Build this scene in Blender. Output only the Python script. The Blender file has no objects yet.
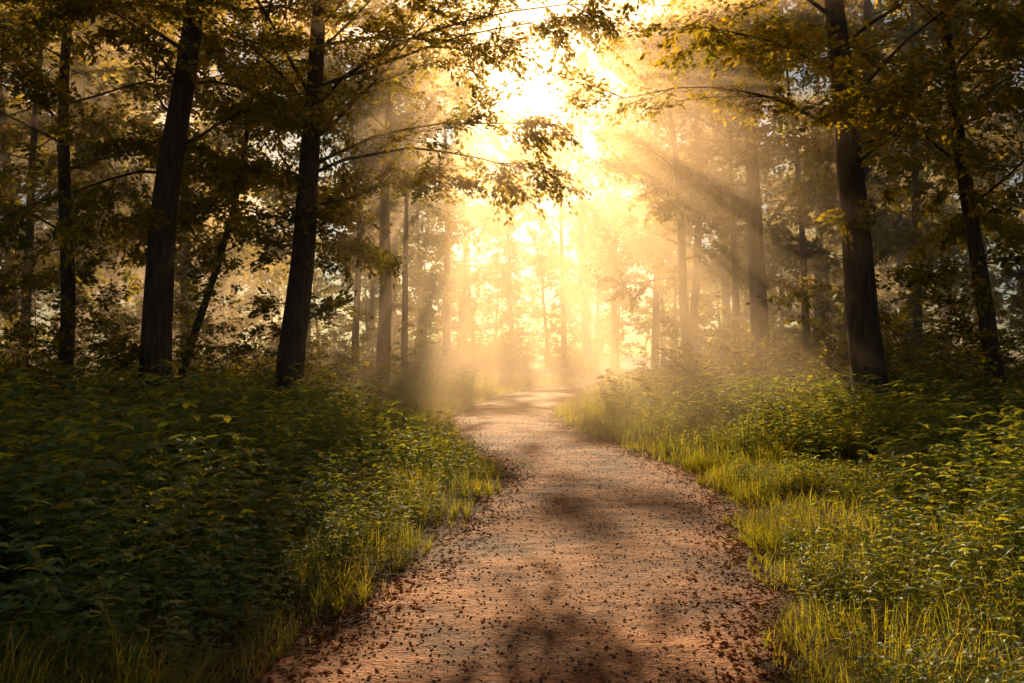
import bpy, math, numpy as np
from mathutils import Vector
rng=np.random.default_rng(7)
scene=bpy.context.scene
AZ=math.radians(-1.3); EL=math.radians(17.2)

# ---------------------------------------------------------------- helpers
PY=np.array([-6,2,4.5,6.1,8,11.9,14.2,17.6,23,28,33,42.6,50,60,75,110,200.])
PX=np.array([-.2,-.05,.02,.29,.66,1.15,.85,.34,-.22,-.02,.62,2.0,3.3,5.5,9.,16,30.])
_yy=np.linspace(-6,200,2000); _xx=np.interp(_yy,PY,PX)
_k=np.exp(-np.linspace(-2,2,25)**2); _k/=_k.sum()
_xs=np.convolve(np.pad(_xx,12,mode='edge'),_k,'valid')
def pc(y): return np.interp(y,_yy,_xs)
def sn(x,y,s=1.0,p=0.0):
    return (np.sin(x*s*1.3+p+1.7*np.sin(y*s*.7+p))+np.sin(y*s*1.1+2*p+1.3*np.sin(x*s*.9-p))+np.sin((x+y)*s*2.1+p*3)*.5)/2.5
def ss(t): t=np.clip(t,0,1); return t*t*(3-2*t)
def gh(x,y):
    x=np.asarray(x,float); y=np.asarray(y,float)
    s=x-pc(y); d=np.abs(s)
    b=ss((d-1.4)/4.5)*np.where(s>0,.42,.28)+ss((d-8)/20)*.8
    return b+ss((d-1.45)/2)*(sn(x,y,.7,1.)*.07+sn(x,y,2.6,2.)*.03)

def mk(name,V,quads=None,tris=None,mat=None,rnd=None,smooth=False):
    me=bpy.data.meshes.new(name)
    V=np.ascontiguousarray(V,dtype=np.float32)
    L=[];T=[]
    if quads is not None and len(quads): L.append(np.asarray(quads).ravel()); T.append(np.full(len(quads),4))
    if tris is not None and len(tris): L.append(np.asarray(tris).ravel()); T.append(np.full(len(tris),3))
    L=np.concatenate(L).astype(np.int32); T=np.concatenate(T).astype(np.int32)
    st=np.concatenate([[0],np.cumsum(T)[:-1]]).astype(np.int32)
    me.vertices.add(len(V)); me.vertices.foreach_set('co',V.ravel())
    me.loops.add(len(L)); me.loops.foreach_set('vertex_index',L)
    me.polygons.add(len(T)); me.polygons.foreach_set('loop_start',st)
    me.polygons.foreach_set('use_smooth',np.full(len(T),smooth,dtype=bool))
    me.update(calc_edges=True)
    if rnd is not None:
        a=me.attributes.new('rnd','FLOAT','POINT'); a.data.foreach_set('value',np.ascontiguousarray(rnd,dtype=np.float32))
    if mat: me.materials.append(mat)
    return me
def ob(name,me,parent=None,loc=None):
    o=bpy.data.objects.new(name,me); scene.collection.objects.link(o)
    if parent: o.parent=parent
    if loc is not None: o.location=loc
    return o

def stamp(tv,tq,tt,M,P):
    n=len(P);k=len(tv)
    V=(np.einsum('nij,kj->nki',M,tv)+P[:,None,:]).reshape(-1,3)
    off=(np.arange(n)*k)[:,None,None]
    Q=(tq[None]+off).reshape(-1,4) if tq is not None and len(tq) else None
    Tt=(tt[None]+off).reshape(-1,3) if tt is not None and len(tt) else None
    return V,Q,Tt
class Acc:
    def __init__(s): s.V=[];s.Q=[];s.T=[];s.R=[];s.n=0
    def add(s,V,Q,T,R=None):
        if len(V)==0: return
        s.V.append(V)
        if Q is not None: s.Q.append(Q+s.n)
        if T is not None: s.T.append(T+s.n)
        s.R.append(R if R is not None else np.zeros(len(V)))
        s.n+=len(V)
    def mesh(s,name,mat,smooth=False):
        return mk(name,np.concatenate(s.V),np.concatenate(s.Q) if s.Q else None,np.concatenate(s.T) if s.T else None,mat,np.concatenate(s.R),smooth)
def nrm(a): return a/np.maximum(np.linalg.norm(a,axis=-1,keepdims=True),1e-9)
def frame(d,up,scale):
    d=nrm(d); y=nrm(np.cross(up,d)); z=np.cross(d,y)
    M=np.stack([d,y,z],axis=-1)
    s=np.asarray(scale)
    return M*s[:,None,None]
def tube(pts,rad,ns=8):
    pts=np.asarray(pts);n=len(pts)
    t=nrm(np.gradient(pts,axis=0))
    ref=np.array([0,0,1.]) if abs(t[:,2].mean())<.8 else np.array([1.,0,0])
    u=nrm(np.cross(t,ref)); v=np.cross(t,u)
    a=np.linspace(0,2*np.pi,ns,endpoint=False)
    V=pts[:,None]+(u[:,None]*np.cos(a)[None,:,None]+v[:,None]*np.sin(a)[None,:,None])*np.asarray(rad)[:,None,None] if np.ndim(rad)==1 else \
      pts[:,None]+(u[:,None]*np.cos(a)[None,:,None]+v[:,None]*np.sin(a)[None,:,None])*rad[:,:,None]
    i=np.arange(n-1)[:,None]*ns; j=np.arange(ns)[None]; j2=(j+1)%ns
    Q=np.stack([i+j,i+j2,i+ns+j2,i+ns+j],-1).reshape(-1,4)
    return V.reshape(-1,3),Q
def segs(A,B,r):
    n=len(A); d=nrm(B-A); u=nrm(np.cross(d,np.array([.1,.2,1.]))); v=np.cross(d,u)
    V=np.zeros((n,6,3))
    for k in range(3):
        a=k*2.094; o=(u*math.cos(a)+v*math.sin(a))*r[:,None]
        V[:,k]=A+o; V[:,k+3]=B+o*.4
    f=np.array([[0,1,4,3],[1,2,5,4],[2,0,3,5]])
    return V.reshape(-1,3),(f[None]+(np.arange(n)*6)[:,None,None]).reshape(-1,4)

LEAF_V=np.array([[0,0,0],[.42,.29,.07],[1,0,-.06],[.42,-.29,.07],[.45,0,0]],float)
LEAF_T=np.array([[0,4,1],[4,2,1],[0,3,4],[4,3,2]])
LEAF4=np.array([[0,0,0],[.45,.33,.06],[1,0,-.03],[.45,-.33,.06]],float)
LEAF4_Q=np.array([[0,3,2,1]])
NL_V=np.array([[0,0,0],[.25,.22,.03],[.25,0,-.02],[.25,-.22,.03],[.6,.22,.01],[.6,0,-.05],[.6,-.22,.01],[1,0,-.18]],float)
NL_T=np.array([[0,2,1],[0,3,2],[4,5,7],[5,6,7]]); NL_Q=np.array([[1,2,5,4],[2,3,6,5]])

# ---------------------------------------------------------------- materials
def newmat(name):
    m=bpy.data.materials.new(name); m.use_nodes=True; nt=m.node_tree; nt.nodes.clear(); return m,nt
def N(nt,t,**k):
    n=nt.nodes.new(t)
    for a,b in k.items(): setattr(n,a,b)
    return n
def ramp(nt,fac,stops):
    r=N(nt,'ShaderNodeValToRGB'); e=r.color_ramp.elements
    while len(e)<len(stops): e.new(.5)
    for q,(p,c) in zip(e,stops): q.position=p; q.color=(*c,1)
    nt.links.new(fac,r.inputs[0]); return r.outputs[0]
def leafmat(name,dif,tra,mix=.5,gl=.04):
    m,nt=newmat(name); L=nt.links.new
    at=N(nt,'ShaderNodeAttribute',attribute_name='rnd')
    c1=ramp(nt,at.outputs['Fac'],dif); c2=ramp(nt,at.outputs['Fac'],tra)
    d=N(nt,'ShaderNodeBsdfDiffuse'); t=N(nt,'ShaderNodeBsdfTranslucent'); g=N(nt,'ShaderNodeBsdfGlossy'); g.inputs['Roughness'].default_value=.55
    g.inputs['Color'].default_value=(.8,.8,.8,1)
    L(c1,d.inputs[0]); L(c2,t.inputs[0])
    a=N(nt,'ShaderNodeMixShader'); a.inputs[0].default_value=mix; L(d.outputs[0],a.inputs[1]); L(t.outputs[0],a.inputs[2])
    out=a
    if gl>0:
        b=N(nt,'ShaderNodeMixShader'); b.inputs[0].default_value=gl; L(a.outputs[0],b.inputs[1]); L(g.outputs[0],b.inputs[2]); out=b
    o=N(nt,'ShaderNodeOutputMaterial'); L(out.outputs[0],o.inputs[0]); return m
M_leaf=leafmat('tree_leaf',[(0,(.03,.06,.012)),(.6,(.055,.09,.016)),(1,(.11,.1,.025))],[(0,(.34,.36,.02)),(.6,(.68,.5,.02)),(1,(.85,.5,.03))],.5,0)
M_weed=leafmat('weed_leaf',[(0,(.05,.13,.035)),(.6,(.09,.18,.04)),(1,(.15,.2,.03))],[(0,(.34,.44,.02)),(.6,(.64,.58,.03)),(1,(.85,.6,.04))],.5,.06)
M_grass=leafmat('grass_blade',[(0,(.04,.08,.015)),(.6,(.07,.11,.02)),(1,(.2,.15,.05))],[(0,(.36,.42,.015)),(.6,(.68,.54,.02)),(1,(.88,.58,.08))],.52,.03)
M_dry=leafmat('dry_leaf',[(0,(.06,.022,.01)),(.5,(.16,.055,.02)),(1,(.3,.12,.045))],[(0,(.14,.04,.01)),(1,(.4,.13,.03))],.3,.0)
def bark():
    m,nt=newmat('bark'); L=nt.links.new
    tc=N(nt,'ShaderNodeTexCoord'); mp=N(nt,'ShaderNodeMapping'); mp.inputs['Scale'].default_value=(7,7,1.2); L(tc.outputs['Object'],mp.inputs[0])
    n=N(nt,'ShaderNodeTexNoise'); n.inputs['Scale'].default_value=2.2; n.inputs['Detail'].default_value=6; L(mp.outputs[0],n.inputs[0])
    n2=N(nt,'ShaderNodeTexNoise'); n2.inputs['Scale'].default_value=.9; L(tc.outputs['Object'],n2.inputs[0])
    c=ramp(nt,n.outputs[0],[(.3,(.025,.014,.009)),(.55,(.08,.046,.028)),(.8,(.15,.095,.058))])
    mx=N(nt,'ShaderNodeMix',data_type='RGBA',blend_type='MIX'); L(ramp(nt,n2.outputs[0],[(.5,(0,0,0)),(.75,(.4,.4,.4))]),mx.inputs[0]); L(c,mx.inputs[6]); mx.inputs[7].default_value=(.05,.06,.025,1)
    p=N(nt,'ShaderNodeBsdfPrincipled'); p.inputs['Roughness'].default_value=.85; L(mx.outputs[2],p.inputs['Base Color'])
    b=N(nt,'ShaderNodeBump'); b.inputs['Strength'].default_value=.9; b.inputs['Distance'].default_value=.05; L(n.outputs[0],b.inputs['Height']); L(b.outputs[0],p.inputs['Normal'])
    o=N(nt,'ShaderNodeOutputMaterial'); L(p.outputs[0],o.inputs[0]); return m
M_bark=bark()
def soil(name,stops,scale,fine,bump,rough=.9,spec=.12):
    m,nt=newmat(name); L=nt.links.new
    tc=N(nt,'ShaderNodeTexCoord')
    n=N(nt,'ShaderNodeTexNoise'); n.inputs['Scale'].default_value=scale; n.inputs['Detail'].default_value=8; n.inputs['Roughness'].default_value=.65; L(tc.outputs['Object'],n.inputs[0])
    f=N(nt,'ShaderNodeTexNoise'); f.inputs['Scale'].default_value=fine; f.inputs['Detail'].default_value=4; f.inputs['Roughness'].default_value=.7; L(tc.outputs['Object'],f.inputs[0])
    v=N(nt,'ShaderNodeTexVoronoi'); v.inputs['Scale'].default_value=fine*1.3; L(tc.outputs['Object'],v.inputs[0])
    a=N(nt,'ShaderNodeMath',operation='MULTIPLY_ADD'); a.inputs[1].default_value=.36; L(f.outputs[0],a.inputs[0]); 
    b2=N(nt,'ShaderNodeMath',operation='MULTIPLY'); b2.inputs[1].default_value=.64; L(n.outputs[0],b2.inputs[0]); L(b2.outputs[0],a.inputs[2])
    c=ramp(nt,a.outputs[0],stops)
    p=N(nt,'ShaderNodeBsdfPrincipled'); p.inputs['Roughness'].default_value=rough; p.inputs['Specular IOR Level'].default_value=spec; L(c,p.inputs['Base Color'])
    hs=N(nt,'ShaderNodeMath',operation='SUBTRACT'); L(f.outputs[0],hs.inputs[0]); 
    vm=N(nt,'ShaderNodeMath',operation='MULTIPLY'); vm.inputs[1].default_value=.6; L(v.outputs[0],vm.inputs[0]); L(vm.outputs[0],hs.inputs[1])
    b=N(nt,'ShaderNodeBump'); b.inputs['Strength'].default_value=bump; b.inputs['Distance'].default_value=.014; L(hs.outputs[0],b.inputs['Height'])
    bb=N(nt,'ShaderNodeBump'); bb.inputs['Strength'].default_value=.8; bb.inputs['Distance'].default_value=.14; L(n.outputs[0],bb.inputs['Height']); L(b.outputs[0],bb.inputs['Normal'])
    L(bb.outputs[0],p.inputs['Normal'])
    o=N(nt,'ShaderNodeOutputMaterial'); L(p.outputs[0],o.inputs[0]); return m
M_ground=soil('forest_soil',[(.3,(.05,.02,.009)),(.5,(.11,.045,.02)),(.7,(.13,.07,.03))],1.2,40,.8)
M_path=soil('gravel_path',[(.4,(.09,.031,.012)),(.48,(.27,.10,.038)),(.58,(.54,.23,.09))],1.1,34,.7,.85)
M_stone=soil('pebble',[(.3,(.2,.1,.06)),(.7,(.42,.27,.18))],20,60,.3,.85)

# ---------------------------------------------------------------- ground & path
gx=np.concatenate([np.linspace(-260,-14,26)[:-1],np.linspace(-14,16,151),np.linspace(16,260,26)[1:]])
gy=np.concatenate([np.linspace(-60,-2,12)[:-1],np.linspace(-2,45,190),np.linspace(45,100,90)[1:-1],np.linspace(100,420,30)])
X,Y=np.meshgrid(gx,gy); Z=gh(X,Y)
nx,ny=len(gx),len(gy)
i=np.arange(ny-1)[:,None]*nx; j=np.arange(nx-1)[None]
Q=np.stack([i+j,i+j+1,i+j+1+nx,i+j+nx],-1).reshape(-1,4)
ob('ground',mk('ground',np.stack([X,Y,Z],-1).reshape(-1,3),Q,mat=M_ground,smooth=True))
ys=np.linspace(-3,80,1500)
c=pc(ys); tx=np.gradient(c,ys); nn=np.stack([1/np.sqrt(1+tx**2),-tx/np.sqrt(1+tx**2)],-1)
def edge(y,s): return 1.17+.08*np.sin(y*1.9+s)+.07*np.sin(y*4.3+2*s)+.045*np.sin(y*11+s*3)+.035*np.sin(y*23+s)+.02*np.sin(y*41+s)
us=np.linspace(-1,1,15)
wl=edge(ys,0.3); wr=edge(ys,2.1)
V=[]
for u in us:
    w=np.where(u<0,wl,wr)*u
    V.append(np.stack([c+nn[:,0]*w,ys+nn[:,1]*w,np.full(len(ys),.004)+.022*(1-u*u)+0*ys],-1))
V=np.stack(V,1); k=len(us)
i=np.arange(len(ys)-1)[:,None]*k; j=np.arange(k-1)[None]
ob('gravel_path',mk('gravel_path',V.reshape(-1,3),np.stack([i+j,i+j+1,i+j+1+k,i+j+k],-1).reshape(-1,4),mat=M_path,smooth=True))

# ---------------------------------------------------------------- trees
def make_tree(seed,H,r0,lean,crown0,nl,Lmax,nsub,ntw,nlv,ls,twigs=True,lowtwig=0,far=False,bias=None,lf4=False,clump=0):
    r=np.random.default_rng(seed)
    W=Acc(); n=16
    t=np.linspace(0,1,n); z=t*H-.25
    wob=r.normal(0,1,(2,4))
    cx=lean[0]*(z/8)+.10*np.sin(t*9+wob[0,0])*wob[0,1]*.6
    cy=lean[1]*(z/8)+.10*np.sin(t*8+wob[1,0])*wob[1,1]
    cx-=cx[0];cy-=cy[0]
    TP=np.stack([cx,cy,z],-1)
    def tr(tt): return r0*np.maximum(1-tt,0.02)**.75
    zz=np.concatenate([[0,.012,.025,.045,.07],np.linspace(.1,1,18)])
    P=np.stack([np.interp(zz,t,TP[:,a]) for a in range(3)],-1)
    ns=14
    ang=np.linspace(0,2*np.pi,ns,endpoint=False)
    flare=np.exp(-np.maximum(P[:,2]+.25,0)/.35)
    lob=1+flare[:,None]*(.55+.25*np.sin(ang*3+seed)+.15*np.sin(ang*5+seed*2))[None]+.05*np.sin(ang[None]*3+P[:,2:3]*2+seed)
    R=tr(zz)[:,None]*lob
    V,Qq=tube(P,R,ns); W.add(V,Qq,None)
    TA=[];TB=[];TR=[];CL=[]
    def rot(d,a):
        c_,s_=math.cos(a),math.sin(a); return np.array([d[0]*c_-d[1]*s_,d[0]*s_+d[1]*c_,d[2]])
    az=r.uniform(0,6.28)
    for q in range(nl):
        f=(q+r.uniform(0,.8))/nl
        z0=crown0+(H*.96-crown0)*f
        tt=(z0+.25)/H
        p0=np.array([np.interp(tt,t,TP[:,a]) for a in range(3)])
        az+=2.4+r.normal(0,.35)
        prof=(.75+.5*math.sin(math.pi*min(f*1.1+.1,1)))*(1-f**3*.75)
        L=Lmax*prof*r.uniform(.65,1.15)
        el=math.radians(r.uniform(5,35)+35*f)
        if bias is not None and f<.6 and q%2==0:
            a_=bias+r.normal(0,.8); el+=.1
        else: a_=az
        d=np.array([math.cos(a_)*math.cos(el),math.sin(a_)*math.cos(el),math.sin(el)])
        pts=[p0]; m=7
        for s in range(m):
            d=nrm(d+r.normal(0,.10,3)+np.array([0,0,-.05])); pts.append(pts[-1]+d*L/m)
        pts=np.array(pts); rl=min(tr(tt)*.25,.006*L+.008)
        V,Qq=tube(pts,rl*(1-np.linspace(0,.9,m+1)),5); W.add(V,Qq,None)
        for b in range(nsub):
            g=r.uniform(.18,1.0) ; a=g*m; ia=min(int(a),m-1)
            q0=pts[ia]*(1-(a-ia))+pts[ia+1]*(a-ia); dd=nrm(pts[ia+1]-pts[ia])
            sg=1 if b%2 else -1
            e=nrm(rot(dd,sg*r.uniform(.3,1.2))+np.array([0,0,r.normal(-.05,.22)]))
            Ls=L*.42*(1.1-g*.6)*r.uniform(.6,1.2)
            sp=[q0]
            for s in range(4):
                e=nrm(e+r.normal(0,.14,3)+np.array([0,0,-.06])); sp.append(sp[-1]+e*Ls/4)
            sp=np.array(sp)
            if not far:
                V,Qq=tube(sp,max(rl*.3,.006)*(1-np.linspace(0,.8,5)),4); W.add(V,Qq,None)
            if clump: CL.append((sp[3],r.uniform(.8,1.4)))
            for w in range(ntw):
                h=(w+r.uniform(0,1))/ntw*4; ih=min(int(h),3)
                s0=sp[ih]*(1-(h-ih))+sp[ih+1]*(h-ih); e2=nrm(sp[ih+1]-sp[ih])
                e2=nrm(rot(e2,(1 if w%2 else -1)*r.uniform(.3,1.0))+np.array([0,0,r.normal(-.12,.22)]))
                lt=r.uniform(.35,.8)*(1.25 if far else 1)
                TA.append(s0);TB.append(s0+e2*lt);TR.append(.004)
    for q in range(lowtwig):
        z0=r.uniform(1.0,crown0+1); tt=(z0+.25)/H
        p0=np.array([np.interp(tt,t,TP[:,a]) for a in range(3)]); a=r.uniform(0,6.28)
        d=nrm(np.array([math.cos(a),math.sin(a),r.uniform(-.1,.5)])); L=r.uniform(.5,1.8)
        p1=p0+d*L*.5; p2=p1+nrm(d+np.array([0,0,-.2]))*L*.5
        for A_,B_ in ((p0,p1),(p1,p2)): TA.append(A_);TB.append(B_);TR.append(.006)
        for w in range(4):
            e=nrm(d+r.normal(0,.5,3)); TA.append(p1);TB.append(p1+e*.4);TR.append(.004)
    TA=np.array(TA);TB=np.array(TB);TR=np.array(TR)
    if twigs:
        V,Qq=segs(TA,TB,TR); W.add(V,Qq,None)
    nt_=len(TA); idx=np.repeat(np.arange(nt_),nlv)
    u=r.uniform(.05,1.05,len(idx)); D=nrm(TB-TA)[idx]
    pos=TA[idx]+(TB-TA)[idx]*u[:,None]
    side=np.where(r.random(len(idx))<.5,1,-1)*r.uniform(.4,1.3,len(idx))
    cs,sn_=np.cos(side),np.sin(side)
    d=np.stack([D[:,0]*cs-D[:,1]*sn_,D[:,0]*sn_+D[:,1]*cs,D[:,2]+r.normal(-.15,.3,len(idx))],-1)
    pos=pos+r.normal(0,.05,(len(idx),3))
    cl=r.uniform(0,1,nt_)[idx]
    if clump:   # dense leafy boughs at the branch ends
        C=np.array([c_[0] for c_ in CL]); S=np.array([c_[1] for c_ in CL]); ii=np.repeat(np.arange(len(C)),clump)
        off=nrm(r.normal(0,1,(len(ii),3)))*(r.random(len(ii))**.45)[:,None]*S[ii][:,None]*np.array([1,1,.65])
        pos=np.concatenate([pos,C[ii]+off]); d=np.concatenate([d,nrm(off+r.normal(0,.5,off.shape))*np.array([1,1,.7])]); cl=np.concatenate([cl,r.uniform(0,1,len(C))[ii]])
    up=np.array([0,0,1.])+r.normal(0,.6,(len(pos),3))
    M=frame(d,nrm(up),ls*r.uniform(.6,1.3,len(pos)))
    rn=np.clip(.55*cl+.45*r.random(len(pos))-.1,0,1)
    A=Acc()
    if far or lf4: V,Q_,T_=stamp(LEAF4,LEAF4_Q,None,M,pos); kk=4
    else: V,Q_,T_=stamp(LEAF_V,None,LEAF_T,M,pos); kk=5
    A.add(V,Q_,T_,np.repeat(rn,kk))
    return W.mesh('trunk',M_bark,True),A.mesh('foliage',M_leaf)
def place_tree(name,meshes,x,y,rz=0,s=1,parent=None):
    e=bpy.data.objects.new(name,None); scene.collection.objects.link(e); e.location=(x,y,float(gh(x,y))); e.rotation_euler=(0,0,rz); e.scale=(s,s,s)
    if parent: e.parent=parent
    ob('trunk',meshes[0],e); ob('foliage',meshes[1],e)
    return e
def px(u,d): return (u-512)/995*d
NEAR=[ # u_base, dist, u_top, r0, H, crown0, limbs, Lmax, lowtwigs, bias
 (283,18,318,.27,12,3.4,30,4.3,14,-.3),
 (155,16,192,.27,13,3.8,24,4.0,10,None),
 (58,17,74,.14,13,3.2,20,3.4,16,None),
 (168,18.5,268,.085,10,3.0,16,2.4,8,None),
 (20,22,40,.12,13,3.0,18,3.4,10,None),
 (380,34,392,.26,14,6.5,12,3.0,6,None),
 (404,40,408,.16,13,6,10,2.6,4,None),
 (358,38,350,.16,13,6,10,2.6,4,None),
 (876,16,832,.29,12,3.9,24,3.8,8,None),
 (1002,15,950,.14,12,3.0,20,3.2,18,None),
 (762,27,748,.28,13,5.5,14,3.2,8,None),
 (694,34,662,.19,13,3.6,16,3.8,8,3.3),
 (738,36,728,.16,13,6,10,2.8,6,None),
 (812,30,785,.13,12,5,12,2.8,6,None),
 (918,26,915,.14,12,4,16,3.2,6,None),
]
for k_,(u,d,ut,r0,H,c0,nl,Lm,lt,bi) in enumerate(NEAR):
    x=px(u,d); zt=1.5+355/995*d; lean=(px(ut,d)-x)/zt*8
    near=d<24
    ms=make_tree(100+k_,H,r0,(lean,0.1),c0,nl,Lm,9 if near else 7,7 if near else 5,(30 if k_==0 else 24) if near else 15,.105 if near else .15,twigs=near,lowtwig=lt,bias=bi,lf4=not near)
    place_tree('beech_tree',ms,x,d)
for k_,(x,y,H,r0,c0,Lm) in enumerate([(-7.4,11,14,.2,3.3,4.4),(8.2,10.5,14,.2,3.1,4.6)]):
    ms=make_tree(300+k_,H,r0,(.1,0),c0,26,Lm,9,7,20 if y>8 else 12,.095,lowtwig=8)
    place_tree('beech_tree',ms,x,y)

# tall trees whose boughs break the low sun into shafts
br=[make_tree(430+k_,19,.24,(.15*(-1)**k_,0),4.5,17,5.2,4,1,10,.27,twigs=False,far=True,clump=200) for k_ in range(3)]
for k_,(x,y,s,rz) in enumerate([(-9.6,46,.92,.3),(8.0,44,.92,2.2),(-15.5,45,1.0,1.),(14.0,46,1.,.5),(-21,47,1.0,3.),(20,46,1.,4.5),(12,55,1.1,3.3),(-7.0,58,1.0,2.),(8.6,60,1.1,.9)]):
    place_tree('beech_tree',br[k_%3],x,y,rz,s)

var=[make_tree(500+k_,16+k_,.2+.03*k_,(.3*(k_-1.5),0),3.0+.8*(k_%2),20,4.4,5,5,14,.24,twigs=False,lowtwig=14,far=True) for k_ in range(4)]
place_tree('beech_tree',var[1],-4.3,66,1.,1.28); place_tree('beech_tree',var[3],5.2,69,2.,1.2)  # two trees added to filter the sun, dimming the centre and dappling the path
E=bpy.data.objects.new('distant_trees',None); scene.collection.objects.link(E)
cand=[(-12,24),(-10,30.5),(11.5,22),(10.2,30),(14,34)];tries=0
while len(cand)<78 and tries<20000:
    tries+=1
    x=rng.uniform(-34,36); y=rng.uniform(21,100)
    cx=float(pc(y)); w=4.4+.035*y
    if y<80 and (abs(x-1.5)<w+.6 or abs(x-cx)<3): continue
    if y<34 and abs(x)<10.5: continue
    if abs(x)>12+.26*y: continue
    if abs(x)<15 and 38<y<54: continue
    sp=(3.0+.02*y) if abs(x)>14 else (5.4+.02*y)
    if any((x-a)**2+(y-b)**2<sp**2 for a,b in cand): continue
    cand.append((x,y))
for k_,(x,y) in enumerate(cand):
    s=rng.uniform(.85,1.15)
    if abs(x)<20: s=s*(.85 if y<45 else .62)
    place_tree('tree',var[k_%4],x,y,rng.uniform(0,6.28),s,E)
for (x,y,s) in [(-10,108,1.4),(-5,104,1.45),(0.3,108,1.5),(5.5,105,1.5),(11,107,1.4),(17,112,1.3),(-16,112,1.3),(-3.5,92,.7),(3.4,94,.75),(7.5,88,.7),(-8,90,.75),(0,97,.9)]:
    place_tree('tree',var[int(abs(x))%4],x,y,x,s,E)
for k_ in range(8):
    x=rng.uniform(13,24)*(1 if k_%2 else -1); y=rng.uniform(2,18)
    place_tree('tree',var[k_%4],x,y,rng.uniform(0,6.28),rng.uniform(.85,1.1),E)

# ---------------------------------------------------------------- understory shrubs
def make_shrub(seed,H,nst,ls,ntw=16,nlv=13):
    r=np.random.default_rng(seed); W=Acc(); TA=[];TB=[]
    for s in range(nst):
        a=r.uniform(0,6.28); d=nrm(np.array([math.cos(a)*.45,math.sin(a)*.45,1.])); h=H*r.uniform(.5,1.1)
        p=np.array([math.cos(a),math.sin(a),0])*r.uniform(0,.25); pts=[p-np.array([0,0,.1])]
        for q in range(6):
            d=nrm(d+r.normal(0,.12,3)+np.array([math.cos(a),math.sin(a),-.15])*.12); pts.append(pts[-1]+d*h/6)
        pts=np.array(pts); V,Qq=tube(pts,.012*(1-np.linspace(0,.85,7)),4); W.add(V,Qq,None)
        for w in range(ntw):
            g=r.uniform(.3,6); ig=min(int(g),5); p0=pts[ig]*(1-(g-ig))+pts[ig+1]*(g-ig)
            b=r.uniform(0,6.28); e=nrm(np.array([math.cos(b),math.sin(b),r.uniform(-.1,.5)])); L=r.uniform(.3,.8)*(1.2-.1*g)
            TA.append(p0);TB.append(p0+e*L)
    TA=np.array(TA);TB=np.array(TB); V,Qq=segs(TA,TB,np.full(len(TA),.004)); W.add(V,Qq,None)
    idx=np.repeat(np.arange(len(TA)),nlv); n=len(idx); u=r.uniform(.1,1.05,n); D=nrm(TB-TA)[idx]; pos=TA[idx]+(TB-TA)[idx]*u[:,None]+r.normal(0,.02,(n,3))
    sd=np.where(r.random(n)<.5,1,-1)*r.uniform(.5,1.3,n); cs,s_=np.cos(sd),np.sin(sd)
    d=np.stack([D[:,0]*cs-D[:,1]*s_,D[:,0]*s_+D[:,1]*cs,D[:,2]+r.normal(-.15,.3,n)],-1)
    M=frame(d,nrm(np.array([0,0,1.])+r.normal(0,.5,(n,3))),ls*r.uniform(.6,1.3,n))
    A=Acc(); V,Q_,T_=stamp(LEAF_V,None,LEAF_T,M,pos); A.add(V,Q_,T_,np.repeat(np.clip(r.random(n)*.8,0,1),5))
    return W.mesh('stems',M_bark),A.mesh('leaves',M_leaf)
sv=[make_shrub(700,2.6,9,.09),make_shrub(701,1.8,8,.08),make_shrub(702,3.8,10,.10,24),make_shrub(703,1.1,9,.07)]
E=bpy.data.objects.new('understory_shrubs',None); scene.collection.objects.link(E)
def shrub(x,y,v,s):
    e=bpy.data.objects.new('shrub',None); scene.collection.objects.link(e); e.parent=E; e.location=(x,y,float(gh(x,y))-.02); e.rotation_euler=(0,0,rng.uniform(0,6.28)); e.scale=(s,s,s)
    ob('stems',sv[v][0],e); ob('leaves',sv[v][1],e)
for k_ in range(190):
    y=rng.uniform(12,75); side=1 if k_%2 else -1
    off=(3.4+.05*y)+abs(rng.normal(0,1))*7 if y>20 else rng.uniform(5.4,14)
    x=float(pc(y))*.7+side*off
    dd=abs(x-float(pc(y)))
    if dd<2.4: continue
    v=int(rng.integers(0,4))
    if dd<6: v=int(rng.choice([1,3,3]))
    shrub(x,y,v,rng.uniform(.7,1.25))
for k_ in range(34):
    x,y=rng.uniform(-9,13),rng.uniform(64,96)
    if abs(x-float(pc(y)))<2.5: continue
    shrub(x,y,int(rng.choice([0,2,2])),rng.uniform(1.0,1.7))
for (x,y,v,s) in [(-5.6,19,0,1),(-3.4,19.5,1,1),(-4.6,21,0,.9),(-6.8,18.5,2,.9),(-8.3,17.5,2,1),(-9.6,16,2,1),(-3.9,24,0,1),(-4.5,28,2,.9),(7.4,16,0,1.),(8.4,15,2,.9),(6.6,18,1,1),(9,13,2,.8),(6.2,22,0,1),(5.4,27,0,1),(7.2,13.5,1,.9),(5.0,31,1,1),(6.0,11.5,3,1.),(6.6,10,3,1.1),(6.9,11.6,1,.9),(6.2,8.2,3,1.),(-3.6,11.5,3,.7),(-5.2,13.5,3,1.)]:
    shrub(x,y,v,s)

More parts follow.
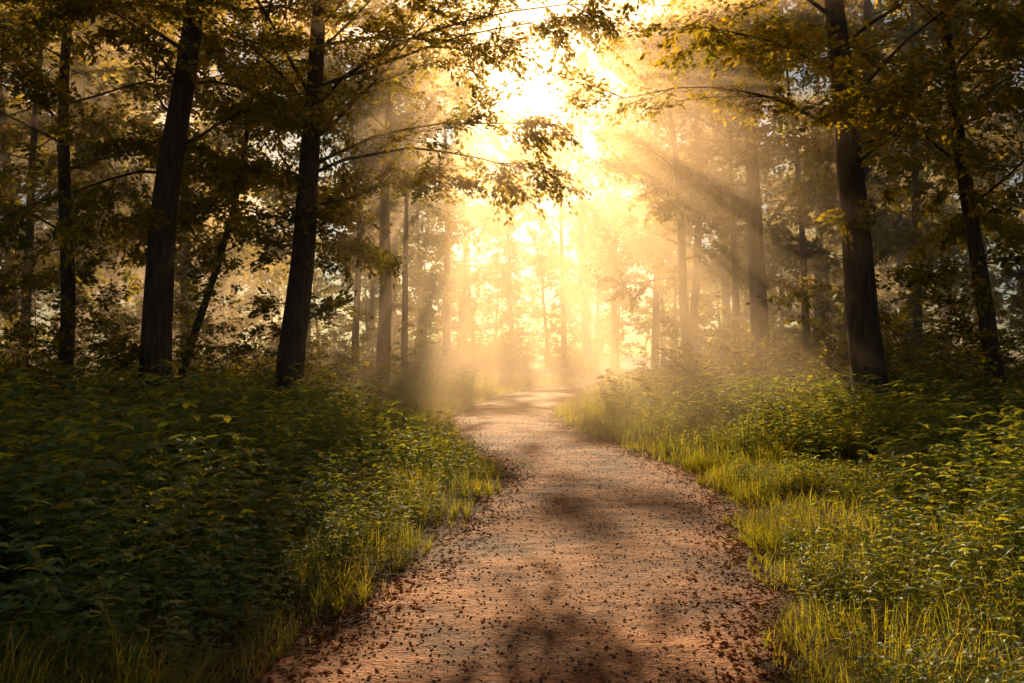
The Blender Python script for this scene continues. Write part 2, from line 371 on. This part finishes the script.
# ---------------------------------------------------------------- grass
def blade_tpl(bend,segn=3):
    V=[];w=.5
    for s in range(segn):
        t=s/segn; V+= [[-w*(1-t*.55),bend*t*t,t*(1-.25*bend*t)],[w*(1-t*.55),bend*t*t,t*(1-.25*bend*t)]]
    V.append([0,bend,.95-.32*bend]); V=np.array(V,float)
    Qd=np.array([[2*s,2*s+1,2*s+3,2*s+2] for s in range(segn-1)]); T=np.array([[2*segn-2,2*segn-1,2*segn]])
    return V,Qd,T
BT=[blade_tpl(.3),blade_tpl(.8),blade_tpl(1.3)]
G=Acc()
def add_grass(n,y0,y1,dmin,dmax,hmin,hmax,width,pw=1.5,dens_pow=1.0,thr=.3):
    y=y0+(y1-y0)*rng.random(n)**pw
    side=np.where(rng.random(n)<.5,1,-1)
    d=dmin+(dmax-dmin)*rng.random(n)**dens_pow
    x=pc(y)+side*d
    cl=np.clip((sn(x,y,1.6,4.)*.5+sn(x,y,4.3,1.)*.55)*.75+.45,0,1)
    eg=dmin+.25*(sn(x*0+side*3,y,2.3,1.)*.5+.5)+.16*(sn(x*0+side*3,y,6.,1.)*.5+.5)
    keep=(rng.random(n)<(thr+(1-thr)*cl))&(d>eg); x,y,d,cl=x[keep],y[keep],d[keep],cl[keep]; n=len(x)
    q=.13; ox=np.sin(np.round(y/q)*12.9)*.06; oy=np.sin(np.round(x/q)*7.7)*.06
    cxx=np.round(x/q)*q+ox; cyy=np.round(y/q)*q+oy
    dx,dy=x-cxx,y-cyy; x=cxx+dx*.5; y=cyy+dy*.5
    h=(hmin+(hmax-hmin)*cl)*rng.uniform(.4,1.25,n)*np.clip(.35+(d-dmin)*1.1,.35,1)
    yaw=np.arctan2(dy,dx)-np.pi/2+rng.normal(0,.8,n); tilt=rng.normal(-.15,.3,n)
    z=gh(x,y)-.01
    which=rng.integers(0,3,n)
    for b in range(3):
        m=which==b; k=m.sum()
        c_,s_=np.cos(yaw[m]),np.sin(yaw[m]); H_=h[m]; wv=width*rng.uniform(.6,1.3,k)
        X_=np.stack([c_,s_,0*c_],-1)*wv[:,None]; Y_=np.stack([-s_,c_,0*c_],-1)*H_[:,None]; Z_=np.stack([s_*np.sin(tilt[m]),-c_*np.sin(tilt[m]),np.cos(tilt[m])],-1)*H_[:,None]
        M=np.stack([X_,Y_,Z_],-1)
        V,Q_,T_=stamp(*BT[b],M,np.stack([x[m],y[m],z[m]],-1))
        G.add(V,Q_,T_,np.repeat(np.clip(rng.random(k)**1.5*.9+.1*cl[m],0,1),len(BT[b][0])))
add_grass(200000,3.2,14,1.04,5.5,.08,.5,.005,1.0,1.2,.06)
add_grass(110000,13,30,1.08,6.5,.16,.6,.010,1.0,1,.12)
add_grass(50000,28,60,1.15,9,.2,.55,.022,1.0)
add_grass(16000,3.2,30,.85,1.6,.04,.16,.005,1.0,1,.0)
ob('grass',G.mesh('grass',M_grass))

# ---------------------------------------------------------------- leafy weeds
def weed_tpl(seed,levels,h,ll):
    r=np.random.default_rng(seed); A=Acc(); bend=r.normal(0,.12,2)
    pts=np.array([[bend[0]*t*t,bend[1]*t*t,t*h] for t in np.linspace(0,1,5)])
    V,Qq=tube(pts,np.linspace(.004,.002,5),3); A.add(V,Qq,None,np.full(len(V),.3))
    P=[];D=[];S=[]
    for l in range(levels):
        t=.25+.75*l/(levels-1); p=np.array([bend[0]*t*t,bend[1]*t*t,t*h]); a0=l*1.57+r.normal(0,.3)
        for k in range(2 if l<levels-1 else 4):
            a=a0+k*(3.14 if l<levels-1 else 1.57)+r.normal(0,.2); P.append(p); D.append([math.cos(a),math.sin(a),r.uniform(-.25,.35)]); S.append(ll*(1.2-.6*t)*r.uniform(.8,1.25))
    P=np.array(P);D=np.array(D)
    M=frame(D,nrm(np.array([0,0,1.])+r.normal(0,.25,(len(P),3))),np.array(S))
    V,Q_,T_=stamp(NL_V,NL_Q,NL_T,M,P); A.add(V,Q_,T_,np.repeat(r.uniform(.1,.8,len(P)),8))
    return np.concatenate(A.V),np.concatenate(A.Q),np.concatenate(A.T),np.concatenate(A.R)
WT=[weed_tpl(40+k,5+k%3,.42+.08*k,.11+.012*k) for k in range(5)]
Wd=Acc()
def add_weeds(x,y,sc):
    n=len(x); z=gh(x,y)-.01; which=rng.integers(0,5,n); yaw=rng.uniform(0,6.28,n)
    for b in range(5):
        m=which==b; k=m.sum()
        if not k: continue
        c_,s_=np.cos(yaw[m]),np.sin(yaw[m]); o=0*c_
        tx,ty=rng.normal(0,.15,k),rng.normal(0,.15,k)
        M=np.stack([np.stack([c_,s_,o],-1),np.stack([-s_,c_,o],-1),np.stack([tx,ty,o+1],-1)],-1)*sc[m][:,None,None]
        tv,tq,tt,tr_=WT[b]; V,Q_,T_=stamp(tv,tq,tt,M,np.stack([x[m],y[m],z[m]],-1))
        R=np.clip(np.tile(tr_,k)+np.repeat(rng.normal(0,.15,k),len(tv)),0,1); Wd.add(V,Q_,T_,R)
n=9500; y=3.0+17*rng.random(n)**1.1; d=1.5+9*rng.random(n)**1.25; cl=sn(pc(y)-d,y,1.1,9.)
k_=cl>-.6+.5*(d<2.2); x=(pc(y)-d)[k_]; y=y[k_]; d=d[k_]; cl=cl[k_]; add_weeds(x,y,rng.uniform(.45,1.2,len(x))*(1+.25*cl)*np.clip(.35+.35*(d-1.1),.4,1.15))
n=12500; y=3.0+17*rng.random(n)**1.1; d=1.45+9*rng.random(n)**1.2; cl=sn(pc(y)+d,y,1.5,5.)
k_=cl>-.1-.2*(d-2.0); x=(pc(y)+d)[k_]; y=y[k_]; d=d[k_]; add_weeds(x,y,rng.uniform(.45,1.1,len(x))*np.clip(.4+.3*(d-1.3),.4,1.15))
n=3000; y=18+22*rng.random(n); d=2.2+8*rng.random(n); s=np.where(rng.random(n)<.5,1,-1); add_weeds(pc(y)+s*d,y,rng.uniform(.7,1.4,n))
ob('nettle_plants',Wd.mesh('nettle_plants',M_weed))

# ---------------------------------------------------------------- fallen leaves and pebbles
n=19000; y=3+26*rng.random(n)**1.5; s=np.where(rng.random(n)<.5,1,-1); d=1.2+rng.normal(0,.22,n)
k_=rng.random(n)<.06; d[k_]=rng.uniform(0,1.1,k_.sum())
x=pc(y)+s*d; z=gh(x,y)+.010+.022*np.clip(1-(d/1.17)**2,0,1)
a=rng.uniform(0,6.28,n)
M=frame(np.stack([np.cos(a),np.sin(a),rng.normal(0,.2,n)],-1),nrm(np.array([0,0,1.])+rng.normal(0,.3,(n,3))),rng.uniform(.012,.045,n))
A=Acc(); V,Q_,T_=stamp(LEAF_V*np.array([1,1.3,1.8]),None,LEAF_T,M,np.stack([x,y,z],-1)); A.add(V,Q_,T_,np.repeat(rng.random(n),5)); ob('fallen_leaves',A.mesh('fallen_leaves',M_dry))
OV=np.array([[1,0,0],[-1,0,0],[0,1,0],[0,-1,0],[0,0,.6],[0,0,-.6]],float); OT=np.array([[0,2,4],[2,1,4],[1,3,4],[3,0,4],[2,0,5],[1,2,5],[3,1,5],[0,3,5]])
n=14000; y=3+20*rng.random(n)**1.7; d=rng.uniform(-1.15,1.15,n); x=pc(y)+d; z=.006+.022*(1-(d/1.17)**2)
a=rng.uniform(0,6.28,n); M=frame(np.stack([np.cos(a),np.sin(a),0*a],-1),nrm(np.array([0,0,1.])+rng.normal(0,.3,(n,3))),.003+.009*rng.random(n)**3)
V,Q_,T_=stamp(OV,None,OT,M,np.stack([x,y,z],-1)); ob('path_gravel',mk('path_gravel',V,None,T_,M_stone,smooth=True))

# ---------------------------------------------------------------- mist
m,nt=newmat('mist'); v=N(nt,'ShaderNodeVolumeScatter'); v.inputs['Color'].default_value=(1,.74,.49,1); v.inputs['Density'].default_value=.027; v.inputs['Anisotropy'].default_value=.42
o=N(nt,'ShaderNodeOutputMaterial'); nt.links.new(v.outputs[0],o.inputs['Volume'])
x0,x1,y0,y1,z0,z1=-30,32,14.5,54,-1.5,14
V=np.array([[x0,y0,z0],[x1,y0,z0],[x1,y1,z0],[x0,y1,z0],[x0,y0,z1],[x1,y0,z1],[x1,y1,z1],[x0,y1,z1]],float)
ob('morning_mist',mk('morning_mist',V,np.array([[0,3,2,1],[4,5,6,7],[0,1,5,4],[1,2,6,5],[2,3,7,6],[3,0,4,7]]),mat=m))

# ---------------------------------------------------------------- light, world, camera
w=bpy.data.worlds.new('World'); scene.world=w; w.use_nodes=True; nt=w.node_tree; nt.nodes.clear()
sk=nt.nodes.new('ShaderNodeTexSky'); sk.sky_type='NISHITA'; sk.sun_disc=False; sk.sun_elevation=EL; sk.sun_rotation=AZ; sk.dust_density=1.2; sk.air_density=1.2; sk.ozone_density=.5
bg=nt.nodes.new('ShaderNodeBackground'); bg.inputs[1].default_value=.055
o=nt.nodes.new('ShaderNodeOutputWorld'); nt.links.new(sk.outputs[0],bg.inputs[0]); nt.links.new(bg.outputs[0],o.inputs[0])
sd=Vector((math.sin(AZ)*math.cos(EL),math.cos(AZ)*math.cos(EL),math.sin(EL)))
l=bpy.data.lights.new('sun','SUN'); l.energy=21; l.angle=math.radians(.5); l.color=(1,.56,.25)
so=bpy.data.objects.new('sun',l); scene.collection.objects.link(so); so.rotation_euler=sd.to_track_quat('Z','Y').to_euler(); so.location=(0,0,30)
cam=bpy.data.cameras.new('camera'); co=bpy.data.objects.new('camera',cam); scene.collection.objects.link(co)
cam.sensor_width=36; cam.lens=35; cam.clip_start=.05; cam.clip_end=2000
co.location=(0,0,1.5+float(gh(0,0))); co.rotation_euler=(math.radians(90+.78),0,0)
scene.camera=co
scene.view_settings.view_transform='Standard'; scene.view_settings.look='None'; scene.view_settings.exposure=0; scene.view_settings.gamma=1
